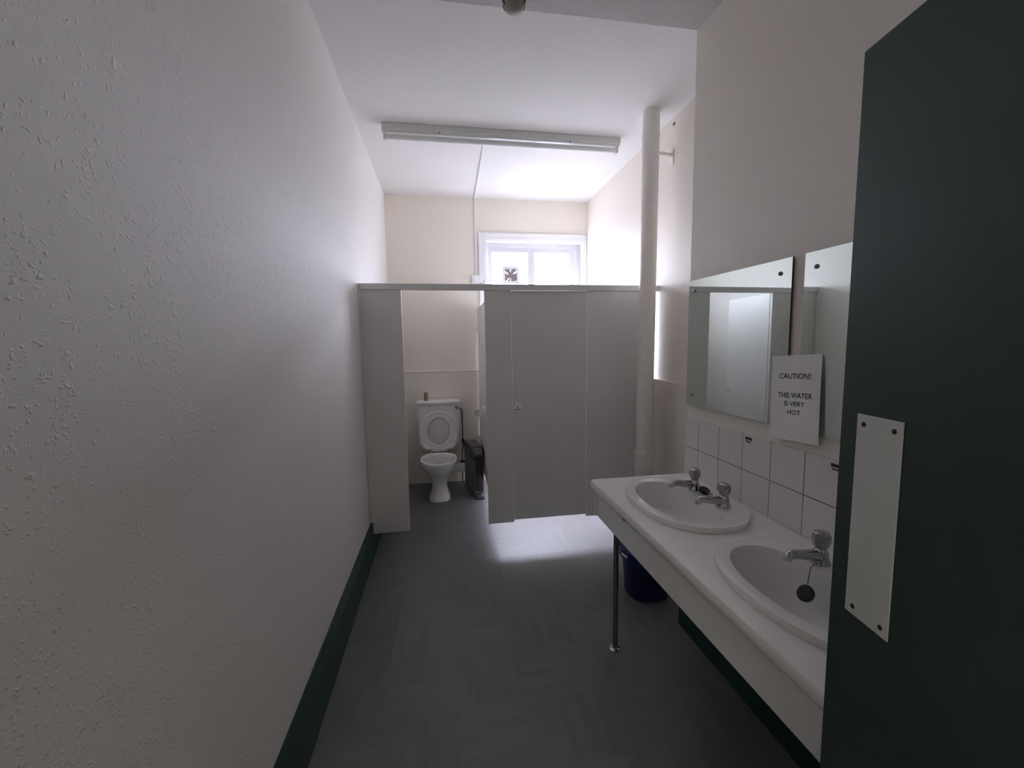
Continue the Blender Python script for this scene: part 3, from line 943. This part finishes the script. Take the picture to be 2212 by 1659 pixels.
# ------------------------------------------------------------------ waste bin under the counter
wb = thing('waste_bin', 'blue plastic swing bin on the floor behind the vanity leg', 'bin', (1.70, 2.25, 0.0))
bm = B()
bxc, byc = 1.700, 2.255
rs = [se(bxc, byc, z, a_, a_ * 1.0, p=2.6, n_=40) for z, a_ in ((0.0, 0.108), (0.006, 0.116), (0.20, 0.130), (0.262, 0.134))]
rings(bm, rs)
ob('bucket', bm, M_blue, wb, True, 40)
bm = B()
rs = [se(bxc, byc, z, a_, a_, p=2.6, n_=40) for z, a_ in ((0.222, 0.136), (0.228, 0.152), (0.262, 0.160), (0.290, 0.160), (0.297, 0.152))]
rings(bm, rs)
lid = ob('lid', bm, M_bluelid, wb, True, 40)
bm = B()
rs = [se(bxc, byc, z, a_, a_, p=2.6, n_=40) for z, a_ in ((0.294, 0.130), (0.300, 0.128), (0.310, 0.10), (0.314, 0.05))]
rings(bm, rs)
ob('flap', bm, M_bluelid, lid, True, 40)
bm = B()
pc = Vector((bxc - 0.1605, byc - 0.050, 0.268))
box(bm, -0.005, 0.003, -0.026, 0.026, -0.007, 0.007, 0.002, 1)
bmesh.ops.transform(bm, matrix=Matrix.Translation(pc) @ Matrix.Rotation(R(14), 4, 'Z'), verts=bm.verts)
ob('clip', bm, M_trunk, wb)

# ------------------------------------------------------------------ mirrors
def mirror(ya, yb, xa, xb_, label):
    """glass hung from (xa at the far edge ya) to (xb_ at the near edge yb)"""
    o = thing('wall_mirror', label, 'mirror', (WB, (ya + yb) / 2, 1.187), 'frameless mirrors over the basins')
    T = 0.006
    z0, z1 = 1.187, 1.786
    bm = B()
    prism(bm, [(xa + T, ya), (xb_ + T, yb), (xb_ + 0.0006, yb), (xa + 0.0006, ya)], 'z', z0, z1)
    ob('backing', bm, M_medge, o)
    bm = B()
    vs = [bm.verts.new(p) for p in ((xa, ya, z0), (xb_, yb, z0), (xb_, yb, z1), (xa, ya, z1))]
    vs2 = [bm.verts.new((v.co.x + 0.0006, v.co.y, v.co.z)) for v in vs]
    bm.faces.new(vs); bm.faces.new(list(reversed(vs2)))
    for k in range(4):
        bm.faces.new((vs[k], vs2[k], vs2[(k + 1) % 4], vs[(k + 1) % 4]))
    bmesh.ops.recalc_face_normals(bm, faces=bm.faces)
    ob('glass', bm, M_mirror, o)
    for yy in (ya - 0.046, yb + 0.050):
        for zz in (z0 + 0.050, z1 - 0.050):
            xx = xa + (xb_ - xa) * (ya - yy) / (ya - yb)
            bm = lathe(B(), [(0.0075, 0.0), (0.0075, 0.003), (0.0055, 0.006), (0.001, 0.0075)], (xx, yy, zz), (-1, 0, 0), 16)
            ob('screw_cap', bm, M_dchrome, o, True, 50)
            bm = lathe(B(), [(0.006, 0), (0.006, WB - xx - T - 0.0005)], (xx + T, yy, zz), (1, 0, 0), 10)
            ob('spacer', bm, M_black, o)
mirror(1.9225, 1.3195, 1.7265, 1.7390, 'frameless wall mirror above the far basin, seen whole')
mirror(1.2680, 0.6650, 1.7400, 1.7400, 'frameless wall mirror partly hidden behind the green door')

# ------------------------------------------------------------------ paper notice
sg = thing('paper_notice', 'white paper hot water caution notice taped between the two mirrors', 'notice', (1.722, 1.265, 1.142))
TL, TR, BL_, BR_ = (1.385, 1.441), (1.177, 1.454), (1.373, 1.143), (1.167, 1.157)
def sheet(u, v, off=0.0):
    yy = (1 - u) * (1 - v) * TL[0] + u * (1 - v) * TR[0] + (1 - u) * v * BL_[0] + u * v * BR_[0]
    zz = (1 - u) * (1 - v) * TL[1] + u * (1 - v) * TR[1] + (1 - u) * v * BL_[1] + u * v * BR_[1]
    curl = 0.003 * math.sin(PI * v) + 0.007 * v * v + 0.0006 * math.sin(u * 9 + v * 2) * (1 - v)
    return Vector((1.7345 - curl - off, yy, zz))
bm = B()
NU, NV = 12, 16
for off, flip in ((0.0, False), (-0.0004, True)):
    g_ = [[bm.verts.new(sheet(i_ / NU, j_ / NV, off)) for i_ in range(NU + 1)] for j_ in range(NV + 1)]
    for j_ in range(NV):
        for i_ in range(NU):
            q = (g_[j_][i_], g_[j_][i_ + 1], g_[j_ + 1][i_ + 1], g_[j_ + 1][i_])
            bm.faces.new(tuple(reversed(q)) if flip else q)
ob('sheet', bm, M_paper, sg, True, 60)
def words(text, u0, u1, v0, v1):
    cu = bpy.data.curves.new('lettering', 'FONT')
    cu.body = text
    cu.size = 1.0
    cu.resolution_u = 4
    cu.offset = 0.006
    to = bpy.data.objects.new('lettering', cu)
    COL.objects.link(to)
    bpy.context.view_layer.update()
    me = bpy.data.meshes.new_from_object(to.evaluated_get(bpy.context.evaluated_depsgraph_get()))
    bpy.data.objects.remove(to)
    xs = [v.co.x for v in me.vertices]
    base, cap = 0.0, max(v.co.y for v in me.vertices)
    lo_, hi_ = min(xs), max(xs)
    for v in me.vertices:
        u = u0 + (u1 - u0) * (v.co.x - lo_) / (hi_ - lo_)
        q = v1 + (v0 - v1) * (v.co.y - base) / (cap - base)
        v.co = sheet(u, q, 0.0007)
    me.materials.append(M_ink)
    o = bpy.data.objects.new('lettering', me)
    COL.objects.link(o)
    o.parent = sg
    o.matrix_parent_inverse = Matrix.Translation(-Vector(sg.location))
words('CAUTION!', 0.182, 0.815, 0.212, 0.272)
words('THIS WATER', 0.168, 0.857, 0.437, 0.500)
words('IS VERY', 0.305, 0.722, 0.538, 0.592)
words('HOT', 0.380, 0.645, 0.640, 0.694)

# ------------------------------------------------------------------ little warning stickers on the tiles
def sticker(y1, label):
    xs_ = WB - 0.0067
    o = thing('warning_sticker', label, 'sticker', (xs_, y1, 1.088), 'small printed stickers on the tiles')
    ob('label_sheet', box(B(), xs_ - 0.0003, xs_, y1 - 0.042, y1, 1.085, 1.111), M_tile, o)
    ob('print_bar', box(B(), xs_ - 0.0006, xs_ - 0.0003, y1 - 0.040, y1 - 0.002, 1.099, 1.110), M_red, o)
    bm = B()
    for k in range(5):
        ya = y1 - 0.006 - k * 0.006
        box(bm, xs_ - 0.0006, xs_ - 0.0003, ya - 0.0042, ya, 1.0885, 1.0955)
    ob('print_line', bm, M_red, o)
sticker(1.521, 'tiny printed sticker on the top tile row below the whole mirror')
sticker(1.134, 'tiny printed sticker on the top tile row beside the green door')

# ------------------------------------------------------------------ entrance door, standing open on the right
dr = sempty('door_1', (1.013, -0.19, 0.0))
DL, DH, DT = 0.763, 1.912, 0.044
lead = Vector((1.1425, 0.558, 0))
dirv = Vector((-math.sin(R(10)), -math.cos(R(10)), 0))
nrm = Vector((-math.cos(R(10)), math.sin(R(10)), 0))       # towards the left wall, where the camera sees it
DM = Matrix((dirv, nrm, Vector((0, 0, 1)))).transposed().to_4x4()
DM.translation = lead
def dtr(bm):
    bmesh.ops.transform(bm, matrix=DM, verts=bm.verts)
    bmesh.ops.recalc_face_normals(bm, faces=bm.faces)
    return bm
leaf = ob('door_leaf', dtr(box(B(), 0, DL, -DT, 0, 0.008, DH, 0.002, 1)), M_green, dr)
pp = ob('push_plate', dtr(box(B(), 0.0340, 0.1090, 0.0003, 0.0022, 1.090, 1.3943, 0.0006, 1)), M_plate, dr)
for u, z in ((0.0465, 1.380), (0.0965, 1.380), (0.0485, 1.103), (0.0970, 1.103)):
    bm = lathe(B(), [(0.0036, 0.0), (0.0036, 0.0006), (0.0024, 0.0012)], (u, 0.0022, z), (0, 1, 0), 12)
    ob('screw', dtr(bm), M_black, pp)
for z in (0.25, 0.95, 1.68):
    bm = B(); tube(bm, [(DL + 0.004, -0.002, z), (DL + 0.004, -0.002, z + 0.09)], 0.007, 10)
    ob('hinge', dtr(bm), M_dchrome, dr)
